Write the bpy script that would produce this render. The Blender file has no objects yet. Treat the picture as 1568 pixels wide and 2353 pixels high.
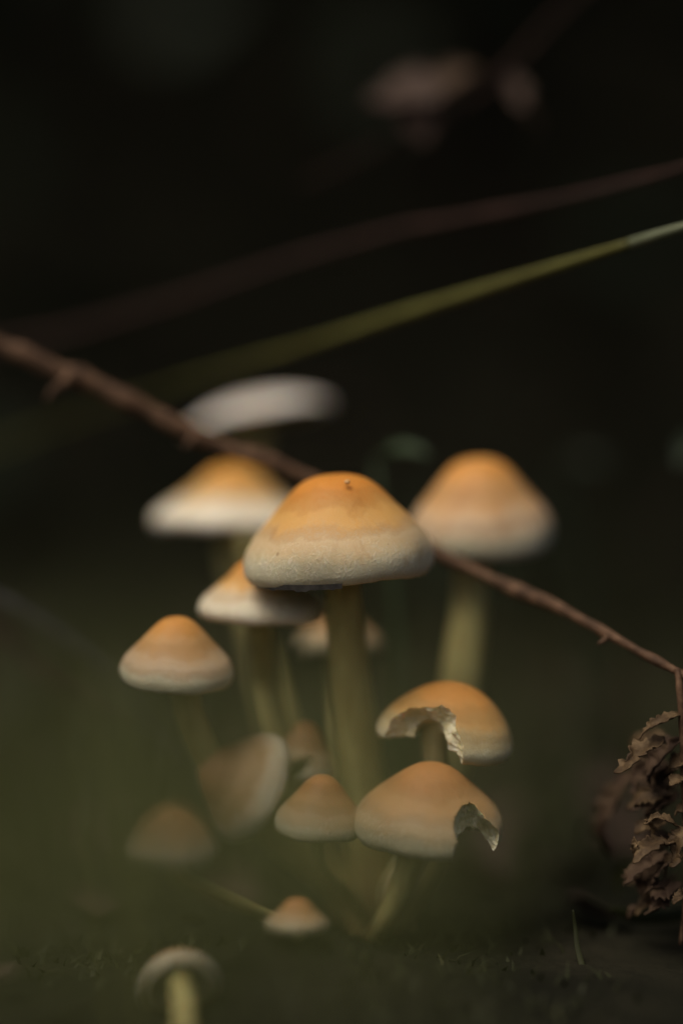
import bpy, bmesh, math, random
import numpy as np
from mathutils import Vector, Matrix, noise, Quaternion

random.seed(7)
SC = bpy.context.scene
COL = SC.collection
R = math.radians

# ------------------------------------------------------------------ camera
CAM_H, PITCH, LENS, FOCUS = 0.105, 3.0, 100.0, 0.520
cam_data = bpy.data.cameras.new('camera')
cam = bpy.data.objects.new('camera', cam_data)
COL.objects.link(cam)
cam.location = (0, 0, CAM_H)
cam.rotation_euler = (R(90 - PITCH), 0, 0)
cam_data.sensor_fit = 'VERTICAL'
cam_data.sensor_height = 36.0
cam_data.sensor_width = 24.0
cam_data.lens = LENS
cam_data.clip_start = 0.01
cam_data.clip_end = 200.0
cam_data.dof.use_dof = True
cam_data.dof.focus_distance = FOCUS
cam_data.dof.aperture_fstop = 2.2
cam_data.dof.aperture_blades = 0
SC.camera = cam

# ------------------------------------------------------------------ sky, sun, exposure
SUN_EL, SUN_AZ = 60.0, -42.0         # azimuth clockwise from +Y (the view direction), seen from above
sun_dir = Vector((math.sin(R(SUN_AZ)) * math.cos(R(SUN_EL)), -abs(math.cos(R(SUN_AZ))) * math.cos(R(SUN_EL)), math.sin(R(SUN_EL))))
world = bpy.data.worlds.new('World')
SC.world = world
world.use_nodes = True
wn = world.node_tree
sky = wn.nodes.new('ShaderNodeTexSky')
sky.sky_type = 'NISHITA'
sky.sun_disc = False
sky.sun_elevation = R(SUN_EL)
sky.sun_rotation = math.atan2(sun_dir.x, sun_dir.y)
sky.air_density = 0.6
sky.dust_density = 8.0
sky.ozone_density = 0.4
bg = wn.nodes['Background']
wn.links.new(sky.outputs[0], bg.inputs['Color'])
bg.inputs['Strength'].default_value = 0.09
sun_data = bpy.data.lights.new('sun', 'SUN')
sun_data.energy = 1.3
sun_data.angle = R(32)
sun_data.color = (1.0, 0.93, 0.80)
sun = bpy.data.objects.new('sun', sun_data)
COL.objects.link(sun)
sun.rotation_euler = sun_dir.to_track_quat('Z', 'Y').to_euler()
vs = SC.view_settings
vs.view_transform = 'Standard'
vs.look = 'None'
vs.exposure = 0.08
vs.gamma = 1.0
vs.use_curve_mapping = False
SC.cycles.use_denoising = True
SC.cycles.denoiser = 'OPENIMAGEDENOISE'
SC.cycles.max_bounces = 6
SC.cycles.use_adaptive_sampling = False

# ------------------------------------------------------------------ helpers
CM = Matrix.Translation(cam.location) @ cam.rotation_euler.to_matrix().to_4x4()
CR = cam.rotation_euler.to_matrix()
RIGHT, UP, BACK = CR.col[0].copy(), CR.col[1].copy(), CR.col[2].copy()


def mm(px, d=0.0):
    """size in metres of px picture units (picture 1568 wide) at d millimetres behind the focus plane"""
    return px / 1568.0 * 24.0 / LENS * (FOCUS + d * 0.001)


def P(px, py, d=0.0):
    D = FOCUS + d * 0.001
    return CM @ Vector((mm(px - 784, d), -mm(py - 1176, d), -D))


def sstep(a, b, x):
    t = min(1.0, max(0.0, (x - a) / (b - a)))
    return t * t * (3 - 2 * t)


HUMMOCK = P(684, 2162, -18)


def ground_z(x, y):
    z = 0.004 * noise.noise((x * 14, y * 14, 0.3)) + 0.0022 * noise.noise((x * 45, y * 45, 2.1))
    z -= 0.006
    z += 0.010 * math.exp(-((x - HUMMOCK.x) ** 2 + (y - HUMMOCK.y) ** 2) / 0.00022)
    z += 0.95 * sstep(1.0, 2.3, y + 0.12 * noise.noise((x * 1.7, y * 1.1, 5.0))) * (1 + 0.25 * noise.noise((x * 2.3, y * 2.3, 9.0)))  # bank added behind the tuft to keep the background dark
    far = max(abs(x), abs(y))
    z += 0.5 * noise.noise((x * 0.12, y * 0.12, 4.0)) * sstep(3, 12, far)
    return z


def link(name, me, parent=None, mats=()):
    o = bpy.data.objects.new(name, me)
    COL.objects.link(o)
    for m in mats:
        me.materials.append(m)
    if parent is not None:
        o.parent = parent
    return o


def tag(o, label=None, cat=None, group=None, kind=None):
    if label: o['label'] = label
    if cat: o['category'] = cat
    if group: o['group'] = group
    if kind: o['kind'] = kind
    return o


def empty(name, loc):
    e = bpy.data.objects.new(name, None)
    e.empty_display_size = 0.005
    COL.objects.link(e)
    e.location = loc
    return e


def child(name, bm_or_me, root, mats, smooth=True):
    """mesh given in world coordinates becomes a part of root (an Empty without rotation)"""
    if isinstance(bm_or_me, bmesh.types.BMesh):
        me = bpy.data.meshes.new(name)
        bm_or_me.to_mesh(me)
        bm_or_me.free()
    else:
        me = bm_or_me
    me.transform(Matrix.Translation(-root.location))
    o = link(name, me, root, mats)
    if smooth:
        me.polygons.foreach_set('use_smooth', [True] * len(me.polygons))
    return o


def catmull(pts, n):
    """pts: list of tuples, resampled with n points per span"""
    pts = [np.array(p, float) for p in pts]
    ext = [2 * pts[0] - pts[1]] + pts + [2 * pts[-1] - pts[-2]]
    out = []
    for i in range(1, len(ext) - 2):
        a, b, c, d = ext[i - 1], ext[i], ext[i + 1], ext[i + 2]
        for k in range(n):
            t = k / n
            out.append(0.5 * ((2 * b) + (-a + c) * t + (2 * a - 5 * b + 4 * c - d) * t * t + (-a + 3 * b - 3 * c + d) * t ** 3))
    out.append(pts[-1])
    return out


def tube_bm(path, segs=14, rough=0.0, freq=200.0, seed=0.0, bm=None, flat=1.0):
    """path: list of (x, y, z, r) in world metres; capped tube with uneven surface"""
    bm = bm or bmesh.new()
    pts = [Vector(p[:3]) for p in path]
    n = len(pts)
    t0 = (pts[1] - pts[0]).normalized()
    ref = Vector((0, 1, 0)) if abs(t0.y) < 0.9 else Vector((1, 0, 0))
    u = t0.cross(ref).normalized()
    rings = []
    for i in range(n):
        t = (pts[min(i + 1, n - 1)] - pts[max(i - 1, 0)]).normalized()
        u = (u - t * u.dot(t)).normalized()
        v = t.cross(u)
        ring = []
        for k in range(segs):
            a = 2 * math.pi * k / segs
            dirn = u * math.cos(a) + v * math.sin(a) * flat
            rr = path[i][3]
            q = pts[i] + dirn * rr
            if rough:
                rr *= 1 + rough * noise.noise((q.x * freq + seed, q.y * freq, q.z * freq))
            ring.append(bm.verts.new(pts[i] + dirn * rr))
        rings.append(ring)
    for a, b in zip(rings, rings[1:]):
        for k in range(segs):
            bm.faces.new((a[k], a[(k + 1) % segs], b[(k + 1) % segs], b[k]))
    bm.faces.new(rings[0][::-1])
    bm.faces.new(rings[-1])
    return bm


# ------------------------------------------------------------------ materials
def new_mat(name):
    m = bpy.data.materials.new(name)
    m.use_nodes = True
    nt = m.node_tree
    return m, nt, nt.nodes['Principled BSDF']


def N(nt, kind, **kw):
    n = nt.nodes.new(kind)
    for k, v in kw.items():
        if k in ('operation', 'blend_type', 'data_type', 'noise_dimensions', 'feature'):
            setattr(n, k, v)
        else:
            n.inputs[k].default_value = v
    return n


def ramp(nt, stops, fac, interp='EASE'):
    r = nt.nodes.new('ShaderNodeValToRGB')
    cr = r.color_ramp
    cr.interpolation = interp
    while len(cr.elements) > 1:
        cr.elements.remove(cr.elements[-1])
    cr.elements[0].position = stops[0][0]
    cr.elements[0].color = (*stops[0][1], 1)
    for p, c in stops[1:]:
        e = cr.elements.new(p)
        e.color = (*c, 1)
    nt.links.new(fac, r.inputs['Fac'])
    return r


def mottled(name, stops, scale, rough=0.75, bump=0.0, bscale=None, sss=0.0, stretch=(1, 1, 1), spec=0.25, detail=5.0, transl=0.0):
    m, nt, b = new_mat(name)
    tc = nt.nodes.new('ShaderNodeTexCoord')
    mp = nt.nodes.new('ShaderNodeMapping')
    mp.inputs['Scale'].default_value = stretch
    nt.links.new(tc.outputs['Object'], mp.inputs['Vector'])
    no = N(nt, 'ShaderNodeTexNoise', Scale=scale, Detail=detail, Roughness=0.62)
    nt.links.new(mp.outputs[0], no.inputs['Vector'])
    r = ramp(nt, stops, no.outputs['Fac'], 'LINEAR')
    nt.links.new(r.outputs[0], b.inputs['Base Color'])
    b.inputs['Roughness'].default_value = rough
    b.inputs['Specular IOR Level'].default_value = spec
    if sss:
        b.inputs['Subsurface Weight'].default_value = sss
        b.inputs['Subsurface Scale'].default_value = 0.002
        b.inputs['Subsurface Radius'].default_value = (1.0, 0.6, 0.3)
    if transl:
        b.inputs['Transmission Weight'].default_value = 0.0
        tr = nt.nodes.new('ShaderNodeBsdfTranslucent')
        nt.links.new(r.outputs[0], tr.inputs['Color'])
        mx = nt.nodes.new('ShaderNodeMixShader')
        mx.inputs[0].default_value = transl
        nt.links.new(b.outputs[0], mx.inputs[1])
        nt.links.new(tr.outputs[0], mx.inputs[2])
        nt.links.new(mx.outputs[0], nt.nodes['Material Output'].inputs['Surface'])
    if bump:
        nb = N(nt, 'ShaderNodeTexNoise', Scale=bscale or scale * 3, Detail=4.0)
        nt.links.new(mp.outputs[0], nb.inputs['Vector'])
        bp = N(nt, 'ShaderNodeBump', Strength=0.8, Distance=bump)
        nt.links.new(nb.outputs['Fac'], bp.inputs['Height'])
        nt.links.new(bp.outputs[0], b.inputs['Normal'])
    return m


def cap_skin(name, top, mid, low, rim, cuts=(0.12, 0.36, 0.62, 0.92), fib=0.2):
    """cap cuticle: pigment runs from the crown (local height 1) to the pale margin (0), with a fibrous bloom"""
    m, nt, b = new_mat(name)
    L = nt.links.new
    tc = nt.nodes.new('ShaderNodeTexCoord')
    sep = nt.nodes.new('ShaderNodeSeparateXYZ')
    L(tc.outputs['Generated'], sep.inputs[0])
    n1 = N(nt, 'ShaderNodeTexNoise', Scale=170.0, Detail=4.0, Roughness=0.6)
    L(tc.outputs['Object'], n1.inputs['Vector'])
    n2 = N(nt, 'ShaderNodeTexNoise', Scale=900.0, Detail=3.0, Roughness=0.7, Distortion=1.5)
    L(tc.outputs['Object'], n2.inputs['Vector'])
    a = N(nt, 'ShaderNodeMath', operation='MULTIPLY_ADD')
    L(n1.outputs['Fac'], a.inputs[0]); a.inputs[1].default_value = 0.30; a.inputs[2].default_value = -0.15
    s1 = N(nt, 'ShaderNodeMath', operation='ADD')
    L(sep.outputs['Z'], s1.inputs[0]); L(a.outputs[0], s1.inputs[1])
    a2 = N(nt, 'ShaderNodeMath', operation='MULTIPLY_ADD')
    L(n2.outputs['Fac'], a2.inputs[0]); a2.inputs[1].default_value = 0.20; a2.inputs[2].default_value = -0.10
    s2 = N(nt, 'ShaderNodeMath', operation='ADD')
    L(s1.outputs[0], s2.inputs[0]); L(a2.outputs[0], s2.inputs[1])
    cr = ramp(nt, [(cuts[0], rim), (cuts[1], low), (cuts[2], mid), (cuts[3], top)], s2.outputs[0])
    # pale fibrils of the bloom, thick near the margin, gone at the crown
    mp = nt.nodes.new('ShaderNodeMapping')
    mp.inputs['Scale'].default_value = (1, 1, 0.42)
    L(tc.outputs['Object'], mp.inputs['Vector'])
    n3 = N(nt, 'ShaderNodeTexNoise', Scale=1000.0, Detail=3.0, Roughness=0.55, Distortion=2.2)
    L(mp.outputs[0], n3.inputs['Vector'])
    fr = ramp(nt, [(0.50, (0, 0, 0)), (0.66, (1, 1, 1))], n3.outputs['Fac'])
    hm = N(nt, 'ShaderNodeMapRange')
    L(sep.outputs['Z'], hm.inputs['Value'])
    hm.inputs['From Min'].default_value = 0.55; hm.inputs['From Max'].default_value = 0.25
    hm.inputs['To Min'].default_value = 0.0; hm.inputs['To Max'].default_value = fib
    mu = N(nt, 'ShaderNodeMath', operation='MULTIPLY')
    L(fr.outputs[0], mu.inputs[0]); L(hm.outputs[0], mu.inputs[1])
    mix = N(nt, 'ShaderNodeMix', data_type='RGBA')
    L(mu.outputs[0], mix.inputs['Factor'])
    L(cr.outputs[0], mix.inputs['A'])
    mix.inputs['B'].default_value = (0.72, 0.66, 0.50, 1)
    # a few dark specks
    vo = N(nt, 'ShaderNodeTexVoronoi', Scale=190.0)
    L(tc.outputs['Object'], vo.inputs['Vector'])
    sp = ramp(nt, [(0.045, (0.5, 0.4, 0.3)), (0.085, (1, 1, 1))], vo.outputs['Distance'])
    mul = N(nt, 'ShaderNodeMix', data_type='RGBA', blend_type='MULTIPLY')
    mul.inputs['Factor'].default_value = 0.6
    L(mix.outputs['Result'], mul.inputs['A']); L(sp.outputs[0], mul.inputs['B'])
    # old stains and paler rubbed patches, different on every cap
    oi = nt.nodes.new('ShaderNodeObjectInfo')
    off = N(nt, 'ShaderNodeVectorMath', operation='MULTIPLY_ADD')
    L(tc.outputs['Object'], off.inputs[0]); off.inputs[1].default_value = (1, 1, 0.55)
    L(oi.outputs['Random'], off.inputs[2])
    n4 = N(nt, 'ShaderNodeTexNoise', Scale=120.0, Detail=5.0, Roughness=0.65, Distortion=1.0)
    L(off.outputs[0], n4.inputs['Vector'])
    st = ramp(nt, [(0.30, (0.78, 0.68, 0.55)), (0.46, (1, 1, 1)), (0.60, (1, 1, 1)), (0.78, (1.0, 0.93, 0.80))], n4.outputs['Fac'])
    bz = N(nt, 'ShaderNodeMath', operation='MULTIPLY_ADD')
    L(s1.outputs[0], bz.inputs[0]); bz.inputs[1].default_value = 4.2; L(oi.outputs['Random'], bz.inputs[2])
    n5 = nt.nodes.new('ShaderNodeTexNoise'); n5.noise_dimensions = '1D'
    n5.inputs['Scale'].default_value = 1.0; n5.inputs['Detail'].default_value = 0.0
    L(bz.outputs[0], n5.inputs['W'])
    bd = ramp(nt, [(0.34, (0.74, 0.68, 0.60)), (0.52, (1, 1, 1)), (0.68, (1.0, 0.98, 0.92))], n5.outputs['Fac'])
    bm_ = N(nt, 'ShaderNodeMix', data_type='RGBA', blend_type='MULTIPLY')
    bm_.inputs['Factor'].default_value = 0.5
    L(mul.outputs['Result'], bm_.inputs['A']); L(bd.outputs[0], bm_.inputs['B'])
    sm = N(nt, 'ShaderNodeMix', data_type='RGBA', blend_type='MULTIPLY')
    sm.inputs['Factor'].default_value = 0.6
    L(bm_.outputs['Result'], sm.inputs['A']); L(st.outputs[0], sm.inputs['B'])
    L(sm.outputs['Result'], b.inputs['Base Color'])
    b.inputs['Roughness'].default_value = 0.55
    b.inputs['Specular IOR Level'].default_value = 0.28
    b.inputs['Subsurface Weight'].default_value = 0.25
    b.inputs['Subsurface Scale'].default_value = 0.0022
    b.inputs['Subsurface Radius'].default_value = (1.0, 0.55, 0.25)
    bs = N(nt, 'ShaderNodeMath', operation='MULTIPLY')
    L(fr.outputs[0], bs.inputs[0]); L(hm.outputs[0], bs.inputs[1])
    ba = N(nt, 'ShaderNodeMath', operation='ADD')
    L(bs.outputs[0], ba.inputs[0]); L(n2.outputs['Fac'], ba.inputs[1])
    bp = N(nt, 'ShaderNodeBump', Strength=0.7, Distance=0.00022)
    L(ba.outputs[0], bp.inputs['Height'])
    L(bp.outputs[0], b.inputs['Normal'])
    return m


SKIN = {
    'orange': cap_skin('orange_cap_skin', (0.56, 0.225, 0.035), (0.58, 0.325, 0.095), (0.54, 0.40, 0.22), (0.53, 0.49, 0.33), (0.16, 0.42, 0.64, 0.94), fib=0.36),
    'tan': cap_skin('tan_cap_skin', (0.42, 0.20, 0.065), (0.40, 0.235, 0.095), (0.38, 0.285, 0.16), (0.36, 0.335, 0.22)),
    'whiteband': cap_skin('white_banded_cap_skin', (0.58, 0.27, 0.045), (0.58, 0.36, 0.13), (0.70, 0.62, 0.46), (0.78, 0.73, 0.59), (0.22, 0.42, 0.58, 0.92)),
    'white': cap_skin('white_cap_skin', (0.80, 0.74, 0.64), (0.82, 0.77, 0.68), (0.84, 0.80, 0.72), (0.85, 0.82, 0.74)),
    'rose': cap_skin('rosy_cap_skin', (0.56, 0.26, 0.06), (0.53, 0.31, 0.125), (0.50, 0.37, 0.23), (0.48, 0.455, 0.32), (0.14, 0.38, 0.64, 0.94)),
    'pale': cap_skin('pale_banded_cap_skin', (0.58, 0.24, 0.04), (0.58, 0.33, 0.10), (0.60, 0.50, 0.34), (0.64, 0.59, 0.45), (0.20, 0.40, 0.58, 0.92)),
    'amber': cap_skin('amber_cap_skin', (0.52, 0.235, 0.055), (0.50, 0.295, 0.10), (0.46, 0.36, 0.18), (0.48, 0.44, 0.29), (0.14, 0.38, 0.60, 0.90)),
    'ashen': cap_skin('ashen_cap_skin', (0.38, 0.21, 0.09), (0.42, 0.28, 0.14), (0.52, 0.46, 0.33), (0.60, 0.57, 0.45), (0.08, 0.26, 0.48, 0.90)),
    'brown': cap_skin('brown_cap_skin', (0.40, 0.21, 0.08), (0.40, 0.24, 0.11), (0.44, 0.35, 0.21), (0.50, 0.47, 0.34)),
}
FLESH = mottled('torn_cap_flesh', [(0.3, (0.54, 0.46, 0.24)), (0.55, (0.70, 0.65, 0.45)), (0.75, (0.78, 0.75, 0.60))], 420, 0.7, 0.0006, 700, sss=0.3)
PALE_SPOT = mottled('pale_spot_skin', [(0.3, (0.60, 0.34, 0.13)), (0.7, (0.66, 0.42, 0.2))], 400, 0.5, sss=.2)  # pale tan for raised spots, one of them a painted highlight
UNDER = mottled('cap_underside', [(0.3, (0.20, 0.17, 0.07)), (0.7, (0.30, 0.27, 0.12))], 300, 0.8)
GILL = mottled('gill_tissue', [(0.3, (0.24, 0.21, 0.09)), (0.7, (0.36, 0.34, 0.19))], 300, 0.8)
GILLP = mottled('pale_gill_tissue', [(0.3, (0.46, 0.44, 0.31)), (0.7, (0.60, 0.58, 0.45))], 300, 0.8)


def stem_skin(name, light, dark, base):
    m, nt, b = new_mat(name)
    L = nt.links.new
    tc = nt.nodes.new('ShaderNodeTexCoord')
    sep = nt.nodes.new('ShaderNodeSeparateXYZ')
    L(tc.outputs['Generated'], sep.inputs[0])
    mp = nt.nodes.new('ShaderNodeMapping')
    mp.inputs['Scale'].default_value = (1, 1, 0.09)
    L(tc.outputs['Object'], mp.inputs['Vector'])
    n1 = N(nt, 'ShaderNodeTexNoise', Scale=420.0, Detail=4.0, Roughness=0.6)
    L(mp.outputs[0], n1.inputs['Vector'])
    n2 = N(nt, 'ShaderNodeTexNoise', Scale=95.0, Detail=4.0)
    L(tc.outputs['Object'], n2.inputs['Vector'])
    r1 = ramp(nt, [(0.3, dark), (0.7, light)], n1.outputs['Fac'], 'LINEAR')
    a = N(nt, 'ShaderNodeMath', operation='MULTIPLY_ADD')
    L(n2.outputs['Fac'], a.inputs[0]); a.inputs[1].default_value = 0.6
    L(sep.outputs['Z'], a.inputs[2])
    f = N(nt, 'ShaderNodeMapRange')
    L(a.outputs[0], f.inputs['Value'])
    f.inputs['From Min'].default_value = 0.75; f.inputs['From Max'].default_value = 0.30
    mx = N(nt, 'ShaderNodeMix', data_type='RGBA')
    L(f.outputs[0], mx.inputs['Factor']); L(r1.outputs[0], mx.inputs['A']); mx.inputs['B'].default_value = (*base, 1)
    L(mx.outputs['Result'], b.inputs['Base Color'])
    b.inputs['Roughness'].default_value = 0.6
    b.inputs['Specular IOR Level'].default_value = 0.25
    b.inputs['Subsurface Weight'].default_value = 0.15
    b.inputs['Subsurface Scale'].default_value = 0.002
    bp = N(nt, 'ShaderNodeBump', Strength=0.8, Distance=0.0005)
    L(n1.outputs['Fac'], bp.inputs['Height'])
    L(bp.outputs[0], b.inputs['Normal'])
    return m


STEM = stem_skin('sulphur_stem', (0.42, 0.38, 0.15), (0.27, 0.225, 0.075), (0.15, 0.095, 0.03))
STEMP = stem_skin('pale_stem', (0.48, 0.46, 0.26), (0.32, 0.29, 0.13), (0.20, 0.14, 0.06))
VEIL = mottled('dark_veil', [(0.3, (0.015, 0.013, 0.012)), (0.7, (0.05, 0.045, 0.04))], 900, 0.8)
BARK = mottled('twig_bark', [(0.3, (0.032, 0.017, 0.008)), (0.5, (0.085, 0.046, 0.023)), (0.72, (0.17, 0.10, 0.055))], 330, 0.75, 0.0003, 900)
BARKD = mottled('red_brown_bark', [(0.3, (0.015, 0.007, 0.004)), (0.6, (0.036, 0.016, 0.010)), (0.8, (0.06, 0.03, 0.02))], 200, 0.75, 0.0003, 900)
GREY = mottled('grey_twig_bark', [(0.3, (0.025, 0.025, 0.022)), (0.7, (0.07, 0.07, 0.06))], 200, 0.8, 0.0003, 700)
DRY = mottled('dry_fern_tissue', [(0.25, (0.022, 0.013, 0.006)), (0.5, (0.075, 0.046, 0.02)), (0.78, (0.20, 0.135, 0.065))], 300, 0.7, 0.0003, 900, transl=0.15)
DRYD = mottled('dark_fern_tissue', [(0.25, (0.03, 0.017, 0.010)), (0.5, (0.06, 0.036, 0.02)), (0.78, (0.09, 0.06, 0.03))], 300, 0.8, 0.0003, 900)
DEAD = mottled('dead_leaf_tissue', [(0.25, (0.02, 0.012, 0.008)), (0.5, (0.05, 0.031, 0.021)), (0.75, (0.095, 0.062, 0.044))], 90, 0.75, 0.0004, 400)
STALK = mottled('grass_stalk', [(0.3, (0.07, 0.066, 0.012)), (0.7, (0.12, 0.12, 0.028))], 120, 0.5, stretch=(0.1, 1, 1))
STALKP = mottled('pale_grass_sheath', [(0.3, (0.10, 0.115, 0.06)), (0.7, (0.15, 0.165, 0.10))], 120, 0.5)
GRASS = mottled('grass_blade', [(0.3, (0.02, 0.023, 0.007)), (0.55, (0.034, 0.038, 0.011)), (0.75, (0.065, 0.066, 0.02))], 60, 0.5, transl=0.35)
HAZE_GRASS = mottled('haze_grass_blade', [(0.3, (0.11, 0.12, 0.04)), (0.55, (0.15, 0.165, 0.06)), (0.75, (0.20, 0.21, 0.085))], 60, 0.5, transl=0.4)  # grass green lightened so the blurred foreground reads as haze
MOSS = mottled('moss_leaf', [(0.3, (0.014, 0.016, 0.006)), (0.55, (0.026, 0.029, 0.009)), (0.75, (0.05, 0.05, 0.016))], 50, 0.7, transl=0.2)
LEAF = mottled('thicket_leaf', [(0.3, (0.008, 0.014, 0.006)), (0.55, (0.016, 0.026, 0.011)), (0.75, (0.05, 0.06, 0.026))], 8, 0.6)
GLEAF = mottled('green_leaf', [(0.3, (0.03, 0.05, 0.022)), (0.7, (0.055, 0.085, 0.04))], 90, 0.5, transl=0.2)
SOIL = mottled('dark_wet_soil', [(0.3, (0.005, 0.005, 0.003)), (0.5, (0.010, 0.010, 0.006)), (0.75, (0.022, 0.020, 0.012))], 22, 0.95, 0.003, 120, spec=0.05)

# ------------------------------------------------------------------ ground
def make_ground():
    def axis(lo, hi, near_lo, near_hi, fine, grow):
        a = list(np.arange(near_lo, near_hi + 1e-9, fine))
        s, v = fine, near_hi
        while v < hi:
            s *= grow; v += s; a.append(min(v, hi))
        s, v = fine, near_lo
        while v > lo:
            s *= grow; v -= s; a.insert(0, max(v, lo))
        return a
    xs = axis(-60, 60, -0.3, 0.3, 0.006, 1.14)
    ys = axis(-60, 60, 0.2, 1.1, 0.006, 1.14)
    verts = [(x, y, ground_z(x, y)) for y in ys for x in xs]
    nx = len(xs)
    faces = [(j * nx + i, j * nx + i + 1, (j + 1) * nx + i + 1, (j + 1) * nx + i) for j in range(len(ys) - 1) for i in range(nx - 1)]
    me = bpy.data.meshes.new('forest_floor')
    me.from_pydata(verts, [], faces)
    me.polygons.foreach_set('use_smooth', [True] * len(faces))
    o = link('forest_floor', me, None, [SOIL])
    tag(o, 'dark mossy soil of the forest floor rising into a bank added to darken the background', 'ground', kind='structure')
make_ground()


# ------------------------------------------------------------------ mushrooms
PROF = {
    'bell': [(0, 1), (.17, .99), (.32, .945), (.45, .86), (.56, .755), (.67, .645), (.785, .535), (.89, .43), (.97, .31), (1, .20), (.985, .08), (.93, 0.0)],
    'cone': [(0, 1), (.15, .985), (.28, .925), (.40, .825), (.52, .705), (.65, .575), (.79, .45), (.905, .34), (.98, .22), (1, .14), (.98, .05), (.92, 0.0)],
    'flare': [(0, 1), (.14, .985), (.28, .92), (.40, .81), (.52, .67), (.66, .53), (.80, .41), (.92, .30), (.99, .19), (1, .11), (.97, .04), (.92, 0.0)],
    'plate': [(0, 1), (.2, .98), (.4, .90), (.6, .76), (.76, .58), (.9, .38), (.98, .2), (1, .1), (.98, .03), (.94, 0.0)],
    'knob': [(0, 1), (.13, .99), (.25, .95), (.37, .88), (.50, .79), (.65, .68), (.80, .56), (.92, .44), (.99, .31), (1, .19), (.98, .08), (.92, 0.0)],
    'egg': [(0, 1), (.16, .985), (.32, .93), (.48, .84), (.62, .73), (.75, .60), (.87, .45), (.95, .31), (1, .17), (.98, .07), (.92, 0.0)],
}


def under_profile(prof, k=1.0):
    r0 = prof[-1][0]
    zt = 0.46
    if k < 1:
        return [(r0 * .97, .012), (r0 * .86, .02), (r0 * .7, .10), (r0 * .5, .20), (r0 * .28, .27), (.02, .30)]
    return [(r0 * .97, .015), (r0 * .90, .07), (r0 * .72, .18 + .1 * zt), (r0 * .5, .28 + .22 * zt), (r0 * .28, .36 + .3 * zt), (.02, .40 + .36 * zt)]


def cap_bmesh(Rm, Hm, kind, seed, wob=0.035, segs=112, k=1.0):
    prof = PROF[kind]
    out = catmull(prof, 5)
    und = catmull([prof[-1]] + under_profile(prof, k), 4)[1:]
    bm = bmesh.new()
    rings, mats = [], []
    for j, (r, z) in enumerate(out + und):
        isout = j < len(out)
        if j == 0:
            rings.append([bm.verts.new((0, 0, Hm))]); mats.append(0); continue
        ring = []
        for kk in range(segs):
            a = 2 * math.pi * kk / segs
            ca, sa = math.cos(a), math.sin(a)
            w = 1 + wob * noise.noise((ca * 1.1 + seed * 3.7, sa * 1.1, z * 1.2)) * (0.35 + r) + 0.008 * noise.noise((ca * 5 + seed, sa * 5, z * 4))
            edge = max(0.0, 1 - z / 0.35)
            dz = edge * (0.035 * noise.noise((ca * 1.6 + seed, sa * 1.6, 7.7)) + 0.012 * noise.noise((ca * 6 + seed, sa * 6, 3.1)))
            ring.append(bm.verts.new((r * w * Rm * ca, r * w * Rm * sa, (z + dz) * Hm)))
        rings.append(ring); mats.append(0 if isout else 1)
    for j in range(1, len(rings)):
        a, b = rings[j - 1], rings[j]
        for k in range(segs):
            k2 = (k + 1) % segs
            f = bm.faces.new((a[0], b[k], b[k2]) if len(a) == 1 else (a[k], b[k], b[k2], a[k2]))
            f.material_index = mats[j]
            f.smooth = True
    f = bm.faces.new(rings[-1]); f.material_index = 1
    bmesh.ops.recalc_face_normals(bm, faces=bm.faces)
    return bm


def gill_bmesh(Rm, Hm, kind, seed, n=64):
    """radial plates hanging under the cap flesh"""
    prof = under_profile(PROF[kind])
    prof = catmull(prof, 3)
    bm = bmesh.new()
    rnd = random.Random(seed)
    for i in range(n):
        a = 2 * math.pi * (i + rnd.uniform(-.25, .25)) / n
        t = 0.011 * Rm
        ca, sa = math.cos(a), math.sin(a)
        prev = None
        last = len(prof) - 3 if i % 2 == 0 else len(prof) // 2
        for j, (r, z) in enumerate(prof[1:last]):
            drop = 0.14 * math.sin(math.pi * min(1, (j + 1) / 6)) if j < 3 else 0.14
            zz = max(z - drop, 0.012)
            quad = []
            for s in (-1, 1):
                for h in (z + 0.03, zz):
                    quad.append(bm.verts.new((r * Rm * .97 * ca - s * t * sa, r * Rm * .97 * sa + s * t * ca, h * Hm)))
            if prev:
                bm.faces.new((prev[0], prev[1], quad[1], quad[0]))
                bm.faces.new((prev[2], quad[2], quad[3], prev[3]))
                bm.faces.new((prev[1], prev[3], quad[3], quad[1]))
            prev = quad
    return bm


def cutter_mesh(center, radii, rot, seed, rough=0.16, freq=1.6):
    bm = bmesh.new()
    bmesh.ops.create_icosphere(bm, subdivisions=5, radius=1.0)
    for v in bm.verts:
        n = v.co.normalized()
        k = 1 + rough * noise.noise(n * freq + Vector((seed, 0, 0))) + rough * 0.40 * noise.noise(n * freq * 4 + Vector((0, seed, 0))) + rough * 0.14 * noise.noise(n * freq * 10 + Vector((0, 0, seed)))
        v.co = n * k
    M = Matrix.Translation(center) @ rot.to_4x4() @ Matrix.Diagonal((*radii, 1))
    bmesh.ops.transform(bm, matrix=M, verts=bm.verts)
    for f in bm.faces:
        f.smooth = False
    me = bpy.data.meshes.new('cut')
    bm.to_mesh(me); bm.free()
    return me


def axis_rot(roll, pitch):
    """cap axis: starts along the picture's up, rolled right by roll degrees, then tipped towards the camera by pitch"""
    ax = (UP * math.cos(R(roll)) + RIGHT * math.sin(R(roll)))
    ax = (ax * math.cos(R(pitch)) + BACK * math.sin(R(pitch))).normalized()
    return Vector((0, 0, 1)).rotation_difference(ax).to_matrix(), ax


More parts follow.
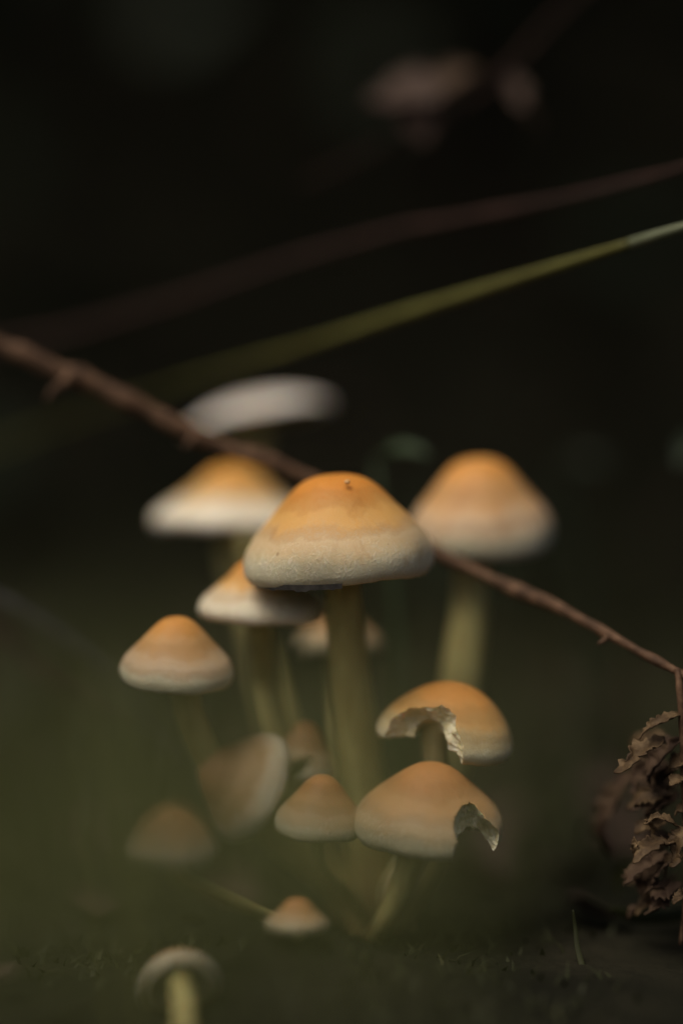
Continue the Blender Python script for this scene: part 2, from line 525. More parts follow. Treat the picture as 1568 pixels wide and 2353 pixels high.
def mushroom(label, rim, rw, h, d, stem, kind='bell', skin='orange', roll=0, pitch=0, seed=1, group='mushrooms of the tuft',
             cuts=(), stem_mat=None, gill_mat=None, wob=0.055, pale_spot=None, gills=64, stem_label=None, cap_label=None, spin=0.0):
    """rim: picture point of the middle of the cap's margin plane; rw, h: half width and height in picture units;
    stem: [(px, py, width, d)...] from the cap down"""
    c = P(rim[0], rim[1], d)
    rot, ax = axis_rot(roll, pitch)
    Rm, Hm = mm(rw, d), mm(h, d)
    if d > 0:                                                    # the stems of the tuft grow together at the foot
        n_ = len(stem)
        stem = [(x + (852 - x) * 0.6 * (i / (n_ - 1)) ** 4, y, w, dd + (30 - dd) * 0.5 * (i / (n_ - 1)) ** 4) for i, (x, y, w, dd) in enumerate(stem)]
    base = P(stem[-1][0], stem[-1][1], stem[-1][3])
    gz = ground_z(base.x, base.y)
    root = empty('mushroom', (base.x, base.y, min(base.z, gz)))
    tag(root, label, 'mushroom', group)
    bm = cap_bmesh(Rm, Hm, kind, seed, wob, 112, 0.5 if cuts else 1.0)
    me = bpy.data.meshes.new('cap')
    bm.to_mesh(me); bm.free()
    mats = [SKIN[skin], UNDER if gill_mat is None else gill_mat, FLESH]
    M = Matrix.Translation(c) @ rot.to_4x4() @ Matrix.Rotation(R(spin), 4, 'Z')
    loc_inv = M.inverted()
    if cuts:
        for mt in mats:
            me.materials.append(mt)
        tmp = bpy.data.objects.new('tmp_cap', me)
        COL.objects.link(tmp)
        extra = []
        for q, (cp, cd, rad, crot, rough) in enumerate(cuts):
            cm_ = cutter_mesh(P(cp[0], cp[1], cd), rad, CR @ Matrix.Rotation(R(crot), 3, 'Z'), seed + q * 5.1, rough)
            cm_.transform(loc_inv)
            for mt in (FLESH,):
                cm_.materials.append(mt)
            co = bpy.data.objects.new('tmp_cut', cm_)
            COL.objects.link(co)
            extra.append(co)
            md = tmp.modifiers.new('b', 'BOOLEAN')
            md.operation = 'DIFFERENCE'
            md.object = co
            md.solver = 'EXACT'
            md.material_mode = 'TRANSFER'
        dg = bpy.context.evaluated_depsgraph_get()
        new = bpy.data.meshes.new_from_object(tmp.evaluated_get(dg))
        for o in [tmp] + extra:
            bpy.data.objects.remove(o)
        me = new
        me.name = 'cap'
        cap = bpy.data.objects.new('cap', me)
        COL.objects.link(cap)
    else:
        cap = link('cap', me, None, mats)
    cap.parent = root
    cap.matrix_local = Matrix.Translation(-root.location) @ M
    if cap_label: cap['label'] = cap_label
    if gills and not cuts:
        gb = gill_bmesh(Rm, Hm, kind, seed, gills)
        gm = bpy.data.meshes.new('gills')
        gb.to_mesh(gm); gb.free()
        g = link('gills', gm, cap, [gill_mat or GILL])
        g['kind'] = 'stuff'
    if pale_spot:
        bb = bmesh.new()
        bmesh.ops.create_uvsphere(bb, u_segments=12, v_segments=8, radius=1.0)
        for v in bb.verts:
            v.co *= 1 + 0.2 * noise.noise(v.co * 2)
        bmesh.ops.transform(bb, matrix=loc_inv @ Matrix.Translation(P(*pale_spot[:3])) @ Matrix.Diagonal((mm(pale_spot[3]), mm(pale_spot[3]), mm(pale_spot[3]) * .8, 1)), verts=bb.verts)
        bm2 = bpy.data.meshes.new('pale_spot'); bb.to_mesh(bm2); bb.free()
        link('pale_spot', bm2, cap, [PALE_SPOT])
        for p in bm2.polygons: p.use_smooth = True
    # stem
    inner = c + ax * Hm * 0.55
    pts = [(*inner, mm(stem[0][2], stem[0][3]) * 0.5)]
    for (px, py, w, dd) in stem:
        q = P(px, py, dd)
        pts.append((*q, mm(w, dd) * 0.5))
    lastp = pts[-1]
    if lastp[2] > gz - 0.004:
        dirn = Vector(pts[-1][:3]) - Vector(pts[-2][:3])
        k = (lastp[2] - gz + 0.006) / max(1e-4, -dirn.z) if dirn.z < -1e-4 else 0
        q = Vector(lastp[:3]) + dirn * min(k, 1.2)
        q.z = min(q.z, gz - 0.005)
        pts.append((*q, lastp[3] * 1.1))
    path = catmull(pts, 8)
    sb = tube_bm(path, 22, 0.10, 90, seed)
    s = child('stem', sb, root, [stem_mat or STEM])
    if stem_label: s['label'] = stem_label
    return root, cap, c, Rm, Hm


# the big one in the middle
root, cap, c, Rm, Hm = mushroom('largest orange mushroom with a domed cap, crossing in front of the brown twig', (782, 1324), 219, 236, 16,
         [(786, 1352, 86, 19), (796, 1480, 92, 23), (812, 1640, 100, 27), (832, 1800, 106, 30), (848, 1960, 110, 32), (856, 2080, 116, 32)],
         'bell', 'orange', roll=-3.5, pitch=5, seed=1.3, pale_spot=(797, 1107, 7, 7))
# ragged dark remnant of the veil along the left front of its margin
vb = bmesh.new()
pv = None
rnd = random.Random(3)
for i in range(60):
    a = R(203 + i * 1.15)
    ln = 0.0002 + 0.0009 * max(0, noise.noise((i * .23, 1.5, 0)) + .12) * sstep(0, 5, i) * sstep(59, 54, i)
    ca, sa = math.cos(a), math.sin(a)
    rr = Rm * .957
    q = [vb.verts.new((rr * ca, rr * sa, 0.0006)), vb.verts.new(((rr - .0001) * ca, (rr - .0001) * sa, -0.0002 - ln)),
         vb.verts.new(((rr - .0006) * ca, (rr - .0006) * sa, 0.0004))]
    if pv:
        for u, w in ((0, 1), (1, 2), (2, 0)):
            vb.faces.new((pv[u], pv[w], q[w], q[u]))
    pv = q
vm = bpy.data.meshes.new('veil_remnant'); vb.to_mesh(vm); vb.free()
vo = link('veil_remnant', vm, cap, [VEIL])
vo['label'] = 'ragged black veil remnant on the cap margin'

mushroom('orange mushroom behind the big one on its right, twig passing under its cap', (1106, 1258), 166, 208, 50,
         [(1082, 1300, 82, 50), (1076, 1420, 84, 49), (1060, 1560, 90, 47), (1040, 1760, 96, 44), (1010, 1960, 104, 42), (990, 2070, 110, 42)],
         'bell', 'rose', roll=-3, pitch=11, seed=2.6)
mushroom('orange mushroom with broad white margin, left of the big one under the twig', (536, 1218), 178, 150, 78,
         [(528, 1250, 56, 78), (548, 1360, 56, 77), (610, 1560, 58, 74), (660, 1860, 62, 68), (690, 2060, 66, 66)],
         'flare', 'whiteband', roll=1, pitch=1, seed=3.4)
mushroom('flat white mushroom cap standing highest, behind the brown twig', (594, 964), 163, 54, 112,
         [(590, 985, 48, 112), (578, 1100, 48, 108), (560, 1400, 52, 98), (610, 1800, 56, 84), (660, 2040, 60, 78)],
         'plate', 'white', roll=-11, pitch=-3, seed=4.2, wob=0.06)
mushroom('orange mushroom with pale margin half under the largest cap', (600, 1420), 146, 146, 27,
         [(598, 1450, 62, 32), (606, 1560, 64, 42), (622, 1680, 68, 42), (660, 1860, 72, 42), (720, 2050, 78, 42)],
         'flare', 'pale', roll=2, pitch=5, seed=5.9)
mushroom('conical orange mushroom standing free at the outer left of the tuft', (404, 1566), 133, 152, 16,
         [(424, 1604, 66, 17), (446, 1680, 68, 19), (482, 1770, 72, 22), (560, 1900, 74, 28), (660, 2030, 78, 34)],
         'cone', 'rose', roll=2, pitch=11, seed=6.6)
mushroom('small mushroom hidden behind the stem of the largest one', (778, 1496), 96, 92, 66,
         [(780, 1515, 46, 66), (784, 1700, 48, 62), (800, 1900, 50, 58), (815, 2050, 54, 56)],
         'cone', 'tan', roll=0, pitch=-3, seed=7.2)
mushroom('broken orange mushroom with a torn gap showing its stem', (1022, 1716), 158, 152, 14,
         [(998, 1690, 58, 15), (998, 1770, 60, 17), (988, 1880, 64, 22), (962, 1980, 68, 26), (935, 2070, 74, 28)],
         'egg', 'amber', roll=9, pitch=8, seed=8.8,
         stem_mat=STEMP, cuts=[((958, 1694), -0.5, (0.0080, 0.0069, 0.0108), 14, 0.2), ((988, 1706), 5.0, (0.0034, 0.0042, 0.0120), 6, 0.2), ((962, 1768), 3.0, (0.0080, 0.0064, 0.0125), 8, 0.2), ((905, 1766), 7.0, (0.0062, 0.0056, 0.014), 20, 0.18)])
mushroom('tan mushroom with a bite out of its margin, in front of the broken one', (983, 1930), 172, 182, 7,
         [(938, 1985, 58, 8), (918, 2040, 56, 9), (892, 2110, 52, 11), (876, 2150, 52, 12)],
         'knob', 'tan', roll=3, pitch=9, seed=9.5,
         cuts=[((1099, 2036), 0.0, (0.0042, 0.0108, 0.030), 9, 0.16), ((1084, 1902), -6.0, (0.0032, 0.0044, 0.0088), 0, 0.15), ((1116, 1926), -6.0, (0.0030, 0.0046, 0.0100), 30, 0.15), ((1090, 1985), -4.0, (0.0042, 0.0070, 0.010), 0, 0.12)])
mushroom('small tan conical mushroom touching the bitten one', (734, 1908), 104, 130, 10,
         [(728, 1945, 30, 11), (738, 2000, 28, 13), (748, 2070, 30, 15)],
         'cone', 'tan', roll=3, pitch=10, seed=10.4)
mushroom('tan mushroom tipped on its side with its pale margin turned up', (592, 1824), 130, 160, 24,
         [(630, 1840, 46, 30), (680, 1900, 48, 38), (730, 1980, 50, 40), (780, 2070, 54, 40)],
         'cone', 'ashen', roll=-60, pitch=24, seed=11.7, spin=40)
mushroom('dull brown mushroom with a torn pale margin behind the tipped one', (690, 1790), 78, 130, 31,
         [(692, 1800, 34, 32), (715, 1930, 36, 33), (750, 2070, 40, 34)],
         'cone', 'brown', roll=6, pitch=0, seed=12.2,
         cuts=[((676, 1776), 21.0, (0.0048, 0.0016, 0.009), 36, 0.2)])
mushroom('dull olive mushroom low at the left edge of the tuft', (402, 1974), 102, 130, -34,
         [(410, 2010, 36, -34), (480, 2050, 32, -24), (600, 2100, 30, -8), (700, 2140, 30, 6)],
         'egg', 'brown', roll=1, pitch=10, seed=13.1, pale_spot=(404, 1876, -38.5, 12))  # pale spot stands in for the highlight on this cap
mushroom('tiny pale mushroom sprouting at the foot of the tuft', (682, 2134), 76, 70, -22,
         [(686, 2150, 32, -21), (690, 2185, 34, -20)],
         'flare', 'tan', roll=0, pitch=2, seed=14.5)
mushroom('toppled small mushroom showing its dark gills and pale stem', (416, 2274), 90, 92, -38,
         [(420, 2284, 46, -44), (426, 2320, 50, -47), (426, 2370, 52, -49), (424, 2470, 54, -49)],
         'plate', 'brown', roll=-18, pitch=-50, seed=15.3)


# ------------------------------------------------------------------ twigs
def pxpath(pts, n=10):
    return catmull([(*P(x, y, d), mm(w, d) * 0.5) for (x, y, w, d) in pts], n)


def twig(name, label, cat, pts, mat, rough=0.22, freq=260, thorns=(), nodes=(), segs=12, group=None):
    path = pxpath(pts)
    root = empty(name, Vector(path[-1][:3]))
    tag(root, label, cat, group)
    for (x, y, w, d) in nodes:                                   # swellings along the wood
        q = P(x, y, d)
        for i, p in enumerate(path):
            dist = (Vector(p[:3]) - q).length
            path[i] = np.array((*p[:3], p[3] + mm(w, d) * 0.5 * math.exp(-(dist / mm(26, d)) ** 2)))
    child('wood', tube_bm(path, segs, rough, freq, len(pts)), root, [mat])
    for t in thorns:
        child('thorn', tube_bm(pxpath(t, 6), 8, 0.1, 300), root, [mat])
    return root


twig('brown_twig', 'rough brown twig slanting behind the largest mushroom cap', 'twig',
     [(-1100, 300, 40, 70), (-700, 520, 44, 60), (-350, 640, 44, 48), (-90, 742, 42, 42), (0, 790, 42, 42), (110, 838, 40, 42), (230, 890, 42, 42), (350, 946, 38, 42), (450, 1000, 36, 42), (560, 1040, 36, 41), (700, 1094, 30, 40),
      (860, 1182, 32, 37), (1010, 1272, 32, 32), (1130, 1330, 30, 26), (1300, 1406, 27, 18), (1440, 1482, 24, 10), (1568, 1550, 23, 4), (1680, 1604, 22, 0), (1900, 1720, 21, -6), (2200, 1960, 18, -12), (2420, 2240, 14, -16)],
     BARK, 0.42, 190,
     thorns=[[(165, 862, 26, 40), (140, 882, 20, 38), (120, 898, 12, 37), (106, 918, 3, 36)],
             [(452, 1002, 26, 40), (436, 1016, 18, 39), (424, 1026, 5, 38)],
             [(1396, 1462, 16, 12), (1382, 1474, 12, 11), (1370, 1480, 4, 11)]],
     nodes=[(75, 820, 10, 40), (175, 868, 16, 40), (448, 998, 14, 40), (1240, 1380, 5, 20)])
twig('bare_cane', 'dim reddish brown cane slanting across the dark background', 'cane',
     [(2500, 40, 12, -20), (2050, 200, 14, 5), (1720, 330, 16, 25), (1568, 384, 18, 36), (1400, 430, 20, 46), (1200, 474, 20, 56), (1000, 512, 20, 66), (905, 530, 20, 72), (640, 606, 19, 86), (400, 690, 19, 98), (150, 764, 19, 112), (-150, 830, 20, 130), (-600, 1000, 30, 160), (-1000, 1250, 30, 190), (-1250, 1560, 30, 210)],
     BARKD, 0.25, 150, nodes=[(905, 526, 16, 104), (1300, 452, 8, 70)])
stalk = twig('grass_stalk', 'olive green grass stalk with a pale tip crossing above the mushrooms', 'grass stalk',
     [(1442, 560, 20, 22), (1260, 616, 22, 32), (1080, 672, 26, 42), (900, 728, 24, 54), (700, 792, 18, 70), (500, 852, 11, 92), (300, 920, 7, 116), (60, 1000, 7, 140), (-250, 1150, 10, 150), (-480, 1400, 12, 165), (-580, 1800, 14, 170)],
     STALK, 0.08, 60, nodes=[(1442, 560, 6, 26)])
child('tip', tube_bm(pxpath([(1448, 558, 22, 22), (1500, 542, 24, 18), (1580, 518, 22, 14), (1800, 455, 18, 4), (2050, 420, 12, -6), (2250, 430, 4, -14)]), 12, 0.05, 60), stalk, [STALKP])['label'] = 'pale grey green sheath'
twig('grey_twig', 'blurred grey twig sloping down at the left behind the tuft', 'twig',
     [(-420, 1290, 20, 60), (-120, 1330, 22, 60), (0, 1374, 22, 60), (90, 1424, 20, 60), (170, 1480, 18, 60), (215, 1514, 14, 60), (280, 1580, 10, 60), (400, 1760, 8, 62)], GREY, 0.2, 160)
twig('rusty_twig', 'blurred rusty brown twig under the grey one at the left', 'twig',
     [(-400, 1330, 20, 70), (-100, 1396, 22, 70), (0, 1440, 24, 70), (80, 1534, 22, 70), (180, 1600, 18, 70), (300, 1680, 12, 70)], BARKD, 0.2, 160)
twig('dry_grass_stem', 'blurred olive dry stem leaning beside the left mushrooms', 'grass stem',
     [(176, 1500, 8, -130), (206, 1610, 14, -132), (232, 1720, 18, -134), (262, 1860, 20, -136), (300, 2050, 22, -138), (330, 2450, 24, -140)], STALK, 0.1, 100)
twig('leaf_twig', 'thin dark twig holding the dead brown leaves in the background', 'twig',
     [(1500, -160, 10, 100), (1300, 10, 9, 98), (1180, 140, 9, 96), (1080, 226, 8, 94), (880, 330, 7, 96), (700, 420, 6, 100)], BARKD, 0.2, 120)


# ------------------------------------------------------------------ leaves
def leaf_bm(base, tip, width, nrm, curl=0.3, crumple=0.15, serr=0.0, seed=0.0, nu=16, nv=9, fold=0.25, shape=1.0):
    """curled leaf sheet from base to tip; nrm: rough facing direction"""
    base, tip = Vector(base), Vector(tip)
    ax = tip - base
    ln = ax.length
    ax.normalize()
    side = ax.cross(nrm).normalized()
    up = side.cross(ax).normalized()
    bm = bmesh.new()
    grid = []
    for i in range(nu + 1):
        t = i / nu
        w = width * 0.5 * (math.sin(math.pi * min(1, t * 0.93 + 0.05)) ** shape)
        w *= 1 + serr * (abs(((t * 7 + seed) % 1.0) - 0.5) * 2 - 0.5)
        row = []
        for j in range(nv):
            s = j / (nv - 1) * 2 - 1
            p = base + ax * (ln * t) + up * (curl * ln * math.sin(math.pi * t) * 0.5)
            p += side * (w * s * math.cos(fold * abs(s) * 1.5)) + up * (w * abs(s) * math.sin(fold * 2 * abs(s)))
            k = 1.0 / max(width, 1e-4)
            nn = noise.noise_vector(Vector((p.x, p.y, p.z)) * k * 0.9 + Vector((seed, seed * 2, 0)))
            n2 = noise.noise_vector(Vector((p.x, p.y, p.z)) * k * 2.6 + Vector((0, seed, seed)))
            p += nn * (crumple * width * (0.25 + t * .75)) + n2 * (crumple * width * 0.35)
            row.append(bm.verts.new(p))
        grid.append(row)
    for a, b in zip(grid, grid[1:]):
        for j in range(nv - 1):
            f = bm.faces.new((a[j], a[j + 1], b[j + 1], b[j]))
            f.smooth = True
    return bm


def solid(o, th):
    md = o.modifiers.new('thickness', 'SOLIDIFY')
    md.thickness = th
    md.offset = 0
    return o


# dead fern frond at the right
fern = empty('fern_frond', P(1575, 2110, 4))
tag(fern, 'shrivelled brown fern frond with curled leaflets hanging beside the twig', 'fern frond')
child('rachis', tube_bm(pxpath([(1553, 1536, 16, 4), (1560, 1580, 18, 3), (1566, 1680, 16, 3), (1570, 1800, 16, 4), (1574, 1920, 14, 5), (1572, 2060, 12, 6), (1562, 2170, 9, 7)]), 10, 0.3, 400), fern, [BARK])
LF = [  # base, tip, width, depth base, depth tip, material, curl, crumple
    ((1568, 1644, 3), (1462, 1700, 1), 26, DRY, .30, .26), ((1528, 1702, 3), (1420, 1772, 0), 46, DRY, .12, .30),
    ((1566, 1700, 4), (1488, 1806, 10), 44, DRYD, .3, .35), ((1572, 1788, 3), (1536, 1806, 1), 26, DRY, .2, .3),
    ((1450, 1772, 22), (1396, 1960, 30), 56, DRYD, .3, .25), ((1556, 1896, 2), (1472, 1884, 0), 20, DRY, .25, .3),
    ((1480, 1884, 0), (1496, 1908, 2), 20, DRY, .3, .3),
    ((1548, 1936, 2), (1462, 1978, -1), 36, DRY, .3, .35), ((1464, 1972, 0), (1455, 1922, -1), 15, DRY, .2, .3),
    ((1582, 1900, 2), (1540, 1998, 0), 40, DRY, .2, .38), ((1560, 1830, 8), (1490, 1900, 16), 50, DRYD, .3, .4),
    ((1560, 1760, 10), (1480, 1850, 22), 50, DRYD, .2, .4), ((1550, 1960, 8), (1478, 2040, 10), 54, DRYD, .2, .4),
    ((1568, 2030, 6), (1490, 2070, 8), 44, DRYD, .2, .4), ((1590, 2040, 2), (1554, 2080, 0), 28, DRY, .2, .4),
    ((1574, 1740, 3), (1540, 1772, 5), 34, DRY, .3, .35), ((1440, 1980, 32), (1416, 2054, 34), 34, GRASS, .1, .15),
    ((1572, 1860, 4), (1548, 1866, 5), 24, DRY, .3, .35),
    ((1580, 1690, 4), (1660, 1740, 6), 44, DRY, .2, .3), ((1580, 1800, 4), (1670, 1850, 6), 48, DRY, .2, .3), ((1580, 1920, 4), (1660, 1980, 6), 46, DRY, .2, .3),
]
rnd = random.Random(5)
for i in range(22):
    y0 = rnd.uniform(1690, 2080)
    ln = rnd.uniform(50, 95)
    x0 = rnd.uniform(1520, 1572)
    dd = rnd.uniform(7, 20)
    LF.append(((x0, y0, dd), (x0 - ln, y0 + ln * rnd.uniform(.2, .9), dd + rnd.uniform(-3, 5)), rnd.uniform(28, 44), DRYD if rnd.random() < .75 else DRY, .25, .4))
for i, (b, t, w, mt, cu, cr) in enumerate(LF):
    bm = leaf_bm(P(*b), P(*t), mm(w * 1.35), (BACK * .7 + UP * 1.0 + RIGHT * -.35), cu, cr * 1.5, 0.55, i * 1.37, 22, 11, 0.25, 0.7)
    solid(child('leaflet', bm, fern, [mt]), 0.00025)

# dead leaves in the dark background
dl = empty('dead_leaf', P(960, 300, 92))
tag(dl, 'large crumpled dead brown leaf in the dark background', 'leaf', 'dead leaves on the background twig')
FACE = BACK * .8 + UP * 0.9
solid(child('blade', leaf_bm(P(846, 232, 96), P(1030, 246, 88), mm(150, 92), FACE, .15, .25, .3, 2.2, 20, 13, .2, .6), dl, [DEAD]), 0.0004)
solid(child('lobe', leaf_bm(P(930, 215, 90), P(975, 334, 86), mm(110, 92), FACE, .15, .25, .3, 5.2, 18, 11, .2, .6), dl, [DEAD]), 0.0004)
solid(child('lobe', leaf_bm(P(985, 230, 92), P(1100, 150, 98), mm(80, 92), FACE, .15, .3, .35, 7.2, 18, 11, .2, .6), dl, [DRYD]), 0.0004)
child('stalk', tube_bm(pxpath([(1030, 246, 7, 88), (1050, 244, 6, 91), (1075, 230, 6, 94)]), 8, .1, 200), dl, [BARKD])
dl = empty('dead_leaf', P(1190, 210, 92))
tag(dl, 'small dead brown leaf beside the large crumpled one', 'leaf', 'dead leaves on the background twig')
solid(child('blade', leaf_bm(P(1164, 178, 94), P(1204, 246, 90), mm(46, 92), FACE, .2, .45, .3, 8.2, 16, 11, .2, .6), dl, [DEAD]), 0.0004)
solid(child('lobe', leaf_bm(P(1196, 236, 92), P(1224, 300, 96), mm(36, 92), FACE, .2, .45, .3, 9.2, 16, 11, .2, .6), dl, [DRYD]), 0.0004)
child('stalk', tube_bm(pxpath([(1164, 178, 7, 94), (1168, 164, 6, 95), (1174, 146, 6, 96)]), 8, .1, 200), dl, [BARKD])


def seedling(label, b, t, w, d, foot, mat=GLEAF):
    r_ = empty('seedling', P(foot[0], foot[1], d))
    r_.location.z = ground_z(r_.location.x, r_.location.y)
    tag(r_, label, 'seedling')
    solid(child('leaf', leaf_bm(P(b[0], b[1], d + 4), P(t[0], t[1], d - 4), mm(w, d), BACK * .5 + UP, .25, .15, .1, w * .37, 14, 9, .3, .7), r_, [mat]), 0.0003)
    q = P(b[0], b[1], d + 4)
    g = r_.location
    path = catmull([(*q, .0006), (*(q.lerp(g, .5) + Vector((.004, .003, .004))), .0008), (g.x, g.y, g.z - .004, .001)], 8)
    child('stalk', tube_bm(path, 8, .1, 200), r_, [mat])
seedling('green seedling leaf showing between the largest cap and the right one', (862, 1064), (980, 1046), 50, 64, (880, 1800))
seedling('grey green seedling leaf in the dark beyond the right mushroom', (1284, 1090), (1386, 1062), 40, 150, (1330, 1700), LEAF)
seedling('green seedling leaf past the twig at the right', (1630, 1010), (1556, 1070), 60, 80, (1640, 1750), LEAF)


# ------------------------------------------------------------------ grass, moss
def blade_arrays(V, F, root, tipdir, ln, w, bend, face, segs=5, head=False):
    """tapered, folded, bent blade appended to vertex and face lists"""
    up = Vector((0, 0, 1))
    side = face
    n0 = len(V)
    for i in range(segs + 1):
        t = i / segs
        p = root + up * (ln * t * (1 - .25 * bend * t)) + tipdir * (ln * bend * t * t)
        ww = w * 0.5 * (1 - t ** 2.2) + w * 0.03
        if head:                                                 # narrow stalk, broad top shaped to blur into a haze patch
            ww = w * 0.5 * (0.03 + 0.97 * sstep(.68, .84, t) * (1 - sstep(.88, 1.0, t)))
        fold = tipdir * (-ww * 0.5)
        V.append(p - side * ww); V.append(p + fold); V.append(p + side * ww)
    for i in range(segs):
        a = n0 + i * 3
        F.append((a, a + 1, a + 4, a + 3)); F.append((a + 1, a + 2, a + 5, a + 4))


def grass_mesh(name, spots, mat, seed, segs=5, head=False):
    rnd = random.Random(seed)
    V, F = [], []
    for (x, y, z, ln, w, bend) in spots:
        a = rnd.uniform(0, 2 * math.pi)
        td = Vector((math.cos(a), math.sin(a), 0))
        fa = Vector((-math.sin(a), math.cos(a), 0))
        blade_arrays(V, F, Vector((x, y, z)), td, ln, w, bend, fa, segs, head)
    me = bpy.data.meshes.new(name)
    me.from_pydata([tuple(v) for v in V], [], F)
    me.polygons.foreach_set('use_smooth', [True] * len(F))
    return link(name, me, None, [mat])


rnd = random.Random(11)
spots = []
while len(spots) < 30000:
    y = 0.36 + rnd.random() * 0.85
    x = rnd.uniform(-1, 1) * (0.10 + 0.16 * y)
    dens = (0.25 + 0.5 * sstep(.5, .62, y)) + 0.9 * noise.noise((x * 22, y * 22, 3.0))
    if rnd.random() > dens:
        continue
    spots.append((x, y, ground_z(x, y) - .001, rnd.uniform(.002, .0045) * (1 + 1.2 * sstep(.60, .75, y)), rnd.uniform(.0006, .0012), rnd.uniform(.2, 1.2)))
tag(grass_mesh('moss', spots, MOSS, 12, 2), 'low dark green moss covering the ground round the tuft', 'moss', kind='stuff')

spots = []
for i in range(900):
    y = rnd.uniform(0.60, 1.15)
    x = rnd.uniform(-1, 1) * (0.05 + 0.15 * y)
    spots.append((x, y, ground_z(x, y) - .002, rnd.uniform(.015, .045), rnd.uniform(.0015, .003), rnd.uniform(.2, .9)))
tag(grass_mesh('grass', spots, GRASS, 13, 5), 'short green grass growing behind the mushrooms', 'grass', kind='stuff')

# lens-side grass, far out of focus, shaped and lightened to lay a haze
spots = []
while len(spots) < 40:
    y = rnd.uniform(0.19, 0.28)
    x = y * rnd.gauss(-0.074, 0.05)
    zt = CAM_H - y * math.tan(R(4.3 + abs(rnd.gauss(0, 1.2)) + 22 * max(0, abs(x / y + 0.075) - .03)))
    g = ground_z(x, y)
    if zt - g < 0.03:
        continue
    spots.append((x, y, g - .002, zt - g, rnd.uniform(.003, .0055), rnd.uniform(.05, .3)))
tag(grass_mesh('foreground_grass', spots, HAZE_GRASS, 14, 24, True), 'tall soft green grass shaped into a haze before the left mushrooms', 'grass', kind='stuff')


rnd = random.Random(31)
V, F = [], []
for i in range(420):
    y = 0.40 + (rnd.random() ** 1.3) * 1.3
    x = rnd.uniform(-1, 1) * (0.08 + 0.2 * y)
    if y < 0.60 and rnd.random() < .5:
        continue
    L_ = rnd.uniform(.008, .026)
    q = Quaternion((0, 0, 1), rnd.uniform(0, 6.28)) @ Quaternion((1, 0, 0), rnd.gauss(0, .45)) @ Quaternion((0, 1, 0), rnd.gauss(0, .35))
    o_ = Vector((x, y, ground_z(x, y) + rnd.uniform(.001, .006)))
    n0 = len(V)
    for (u, w, h) in ((0, 0, 0), (.3, -.3, .10), (.3, .3, .06), (.65, -.24, .14), (.65, .24, .05), (1, 0, .12), (.3, 0, 0), (.65, 0, .02)):
        V.append(tuple(o_ + q @ Vector((u * L_ - L_ / 2, w * L_ * rnd.uniform(.7, 1.2), h * L_ * rnd.uniform(.3, 1.6)))))
    F += [(n0, n0 + 1, n0 + 6), (n0, n0 + 6, n0 + 2), (n0 + 1, n0 + 3, n0 + 7, n0 + 6), (n0 + 6, n0 + 7, n0 + 4, n0 + 2), (n0 + 3, n0 + 5, n0 + 7), (n0 + 7, n0 + 5, n0 + 4)]
me = bpy.data.meshes.new('leaf_litter')
me.from_pydata(V, [], F)
tag(link('leaf_litter', me, None, [DEAD]), 'small brown dead leaves strewn over the dark ground', 'leaf litter', kind='stuff')


def px_blade(label, pts, mat=GRASS, name='grass_shoot'):
    """one grass blade through picture points (x, y, width, d), root last"""
    path = catmull([(*P(x, y, d), mm(w, d)) for (x, y, w, d) in pts], 8)
    r_ = empty(name, Vector(path[-1][:3]))
    tag(r_, label, 'grass')
    bm = bmesh.new()
    prev = None
    for i, p in enumerate(path):
        q = Vector(p[:3])
        t = (Vector(path[min(i + 1, len(path) - 1)][:3]) - Vector(path[max(i - 1, 0)][:3])).normalized()
        s = t.cross(BACK).normalized()
        row = [bm.verts.new(q - s * p[3] * .5), bm.verts.new(q + BACK * p[3] * -.25), bm.verts.new(q + s * p[3] * .5)]
        if prev:
            bm.faces.new((prev[0], prev[1], row[1], row[0])); bm.faces.new((prev[1], prev[2], row[2], row[1]))
        prev = row
    solid(child('blade', bm, r_, [mat]), 0.0002)
    return r_
px_blade('slender olive grass blade standing below the fern frond', [(1315, 2090, 3, 3), (1320, 2130, 8, 3), (1326, 2180, 12, 2), (1344, 2250, 15, 0), (1356, 2320, 18, -2), (1372, 2440, 20, -4)])
px_blade('bent olive grass blade leaning away from the slender one', [(1344, 2246, 5, 2), (1364, 2280, 12, 2), (1400, 2335, 16, 0), (1440, 2400, 18, -2), (1460, 2460, 18, -4)])
px_blade('pale green grass blade lying under the fern frond', [(1400, 2088, 8, 18), (1450, 2102, 30, 20), (1520, 2104, 34, 24), (1620, 2096, 34, 30), (1700, 2130, 30, 34)])


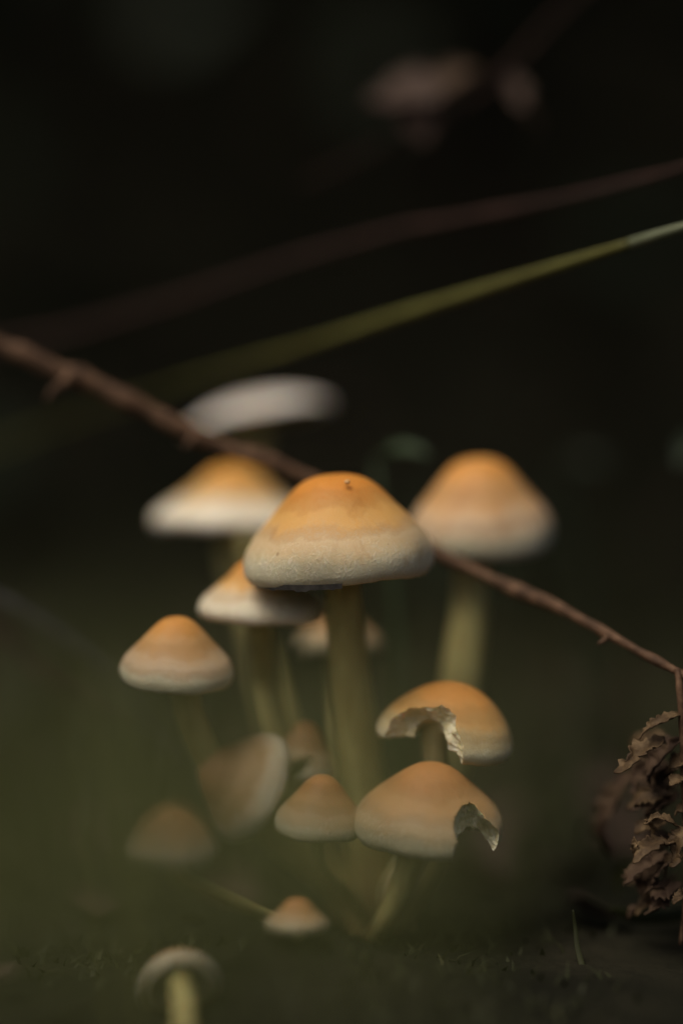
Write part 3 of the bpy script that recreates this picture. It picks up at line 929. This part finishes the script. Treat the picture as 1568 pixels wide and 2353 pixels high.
# ------------------------------------------------------------------ dark thicket behind, canopy above added for shade
th = empty('shade_thicket', (0.1, 1.5, ground_z(0.1, 1.5)))  # mostly unseen overhead, added to block light from the background
tag(th, 'dark leafy thicket behind the mushrooms with a canopy added to cast shade', 'thicket')
rnd = random.Random(21)
V, F = [], []
for i in range(12000):
    x = rnd.uniform(-1.6, 1.6)
    y = rnd.uniform(0.88 - min(0.13, 1.4 * max(0, x)), 2.7)  # front edge drawn nearer on the right to shade the ground there
    lo = 0.30 + 0.10 * max(0, 1.0 - y) + 0.06 * noise.noise((x * 3, y * 3, 1))
    z = lo + (rnd.random() ** 1.4) * (1.1)
    if y > 1.1 and rnd.random() < .2:
        z = ground_z(x, y) + rnd.uniform(0.0, 0.4)
    L_ = rnd.uniform(.035, .07)
    q = Quaternion((rnd.gauss(0, 1), rnd.gauss(0, 1), rnd.gauss(0, 1), rnd.gauss(0, 1))).normalized()
    q = q.slerp(Quaternion(), .45)
    n0 = len(V)
    for (u, w, h) in ((0, 0, 0), (.3, -.3, .05), (.3, .3, .05), (.65, -.24, .02), (.65, .24, .02), (1, 0, -.12), (.3, 0, -.02), (.65, 0, -.04)):
        V.append(tuple(Vector((x, y, z)) + q @ Vector((u * L_, w * L_, h * L_))))
    F += [(n0, n0 + 1, n0 + 6), (n0, n0 + 6, n0 + 2), (n0 + 1, n0 + 3, n0 + 7, n0 + 6), (n0 + 6, n0 + 7, n0 + 4, n0 + 2), (n0 + 3, n0 + 5, n0 + 7), (n0 + 7, n0 + 5, n0 + 4)]
me = bpy.data.meshes.new('foliage')
me.from_pydata(V, [], F)
fo = child('foliage', me, th, [LEAF])
fo['kind'] = 'stuff'
for i in range(12):
    x, y = rnd.uniform(-1.0, 1.0), rnd.uniform(1.15, 1.9)
    g = ground_z(x, y)
    pts = [(x, y, g - .02, .006)]
    dx, dy = rnd.uniform(-.5, .5), rnd.uniform(-.7, -.2)
    for k in range(1, 6):
        t = k / 5
        pts.append((x + dx * t, y + dy * t, g + 0.9 * math.sin(t * 2.0) * (1 - g * .3), .006 - .004 * t))
    child('cane', tube_bm(catmull(pts, 6), 8, .1, 60, i), th, [BARKD])
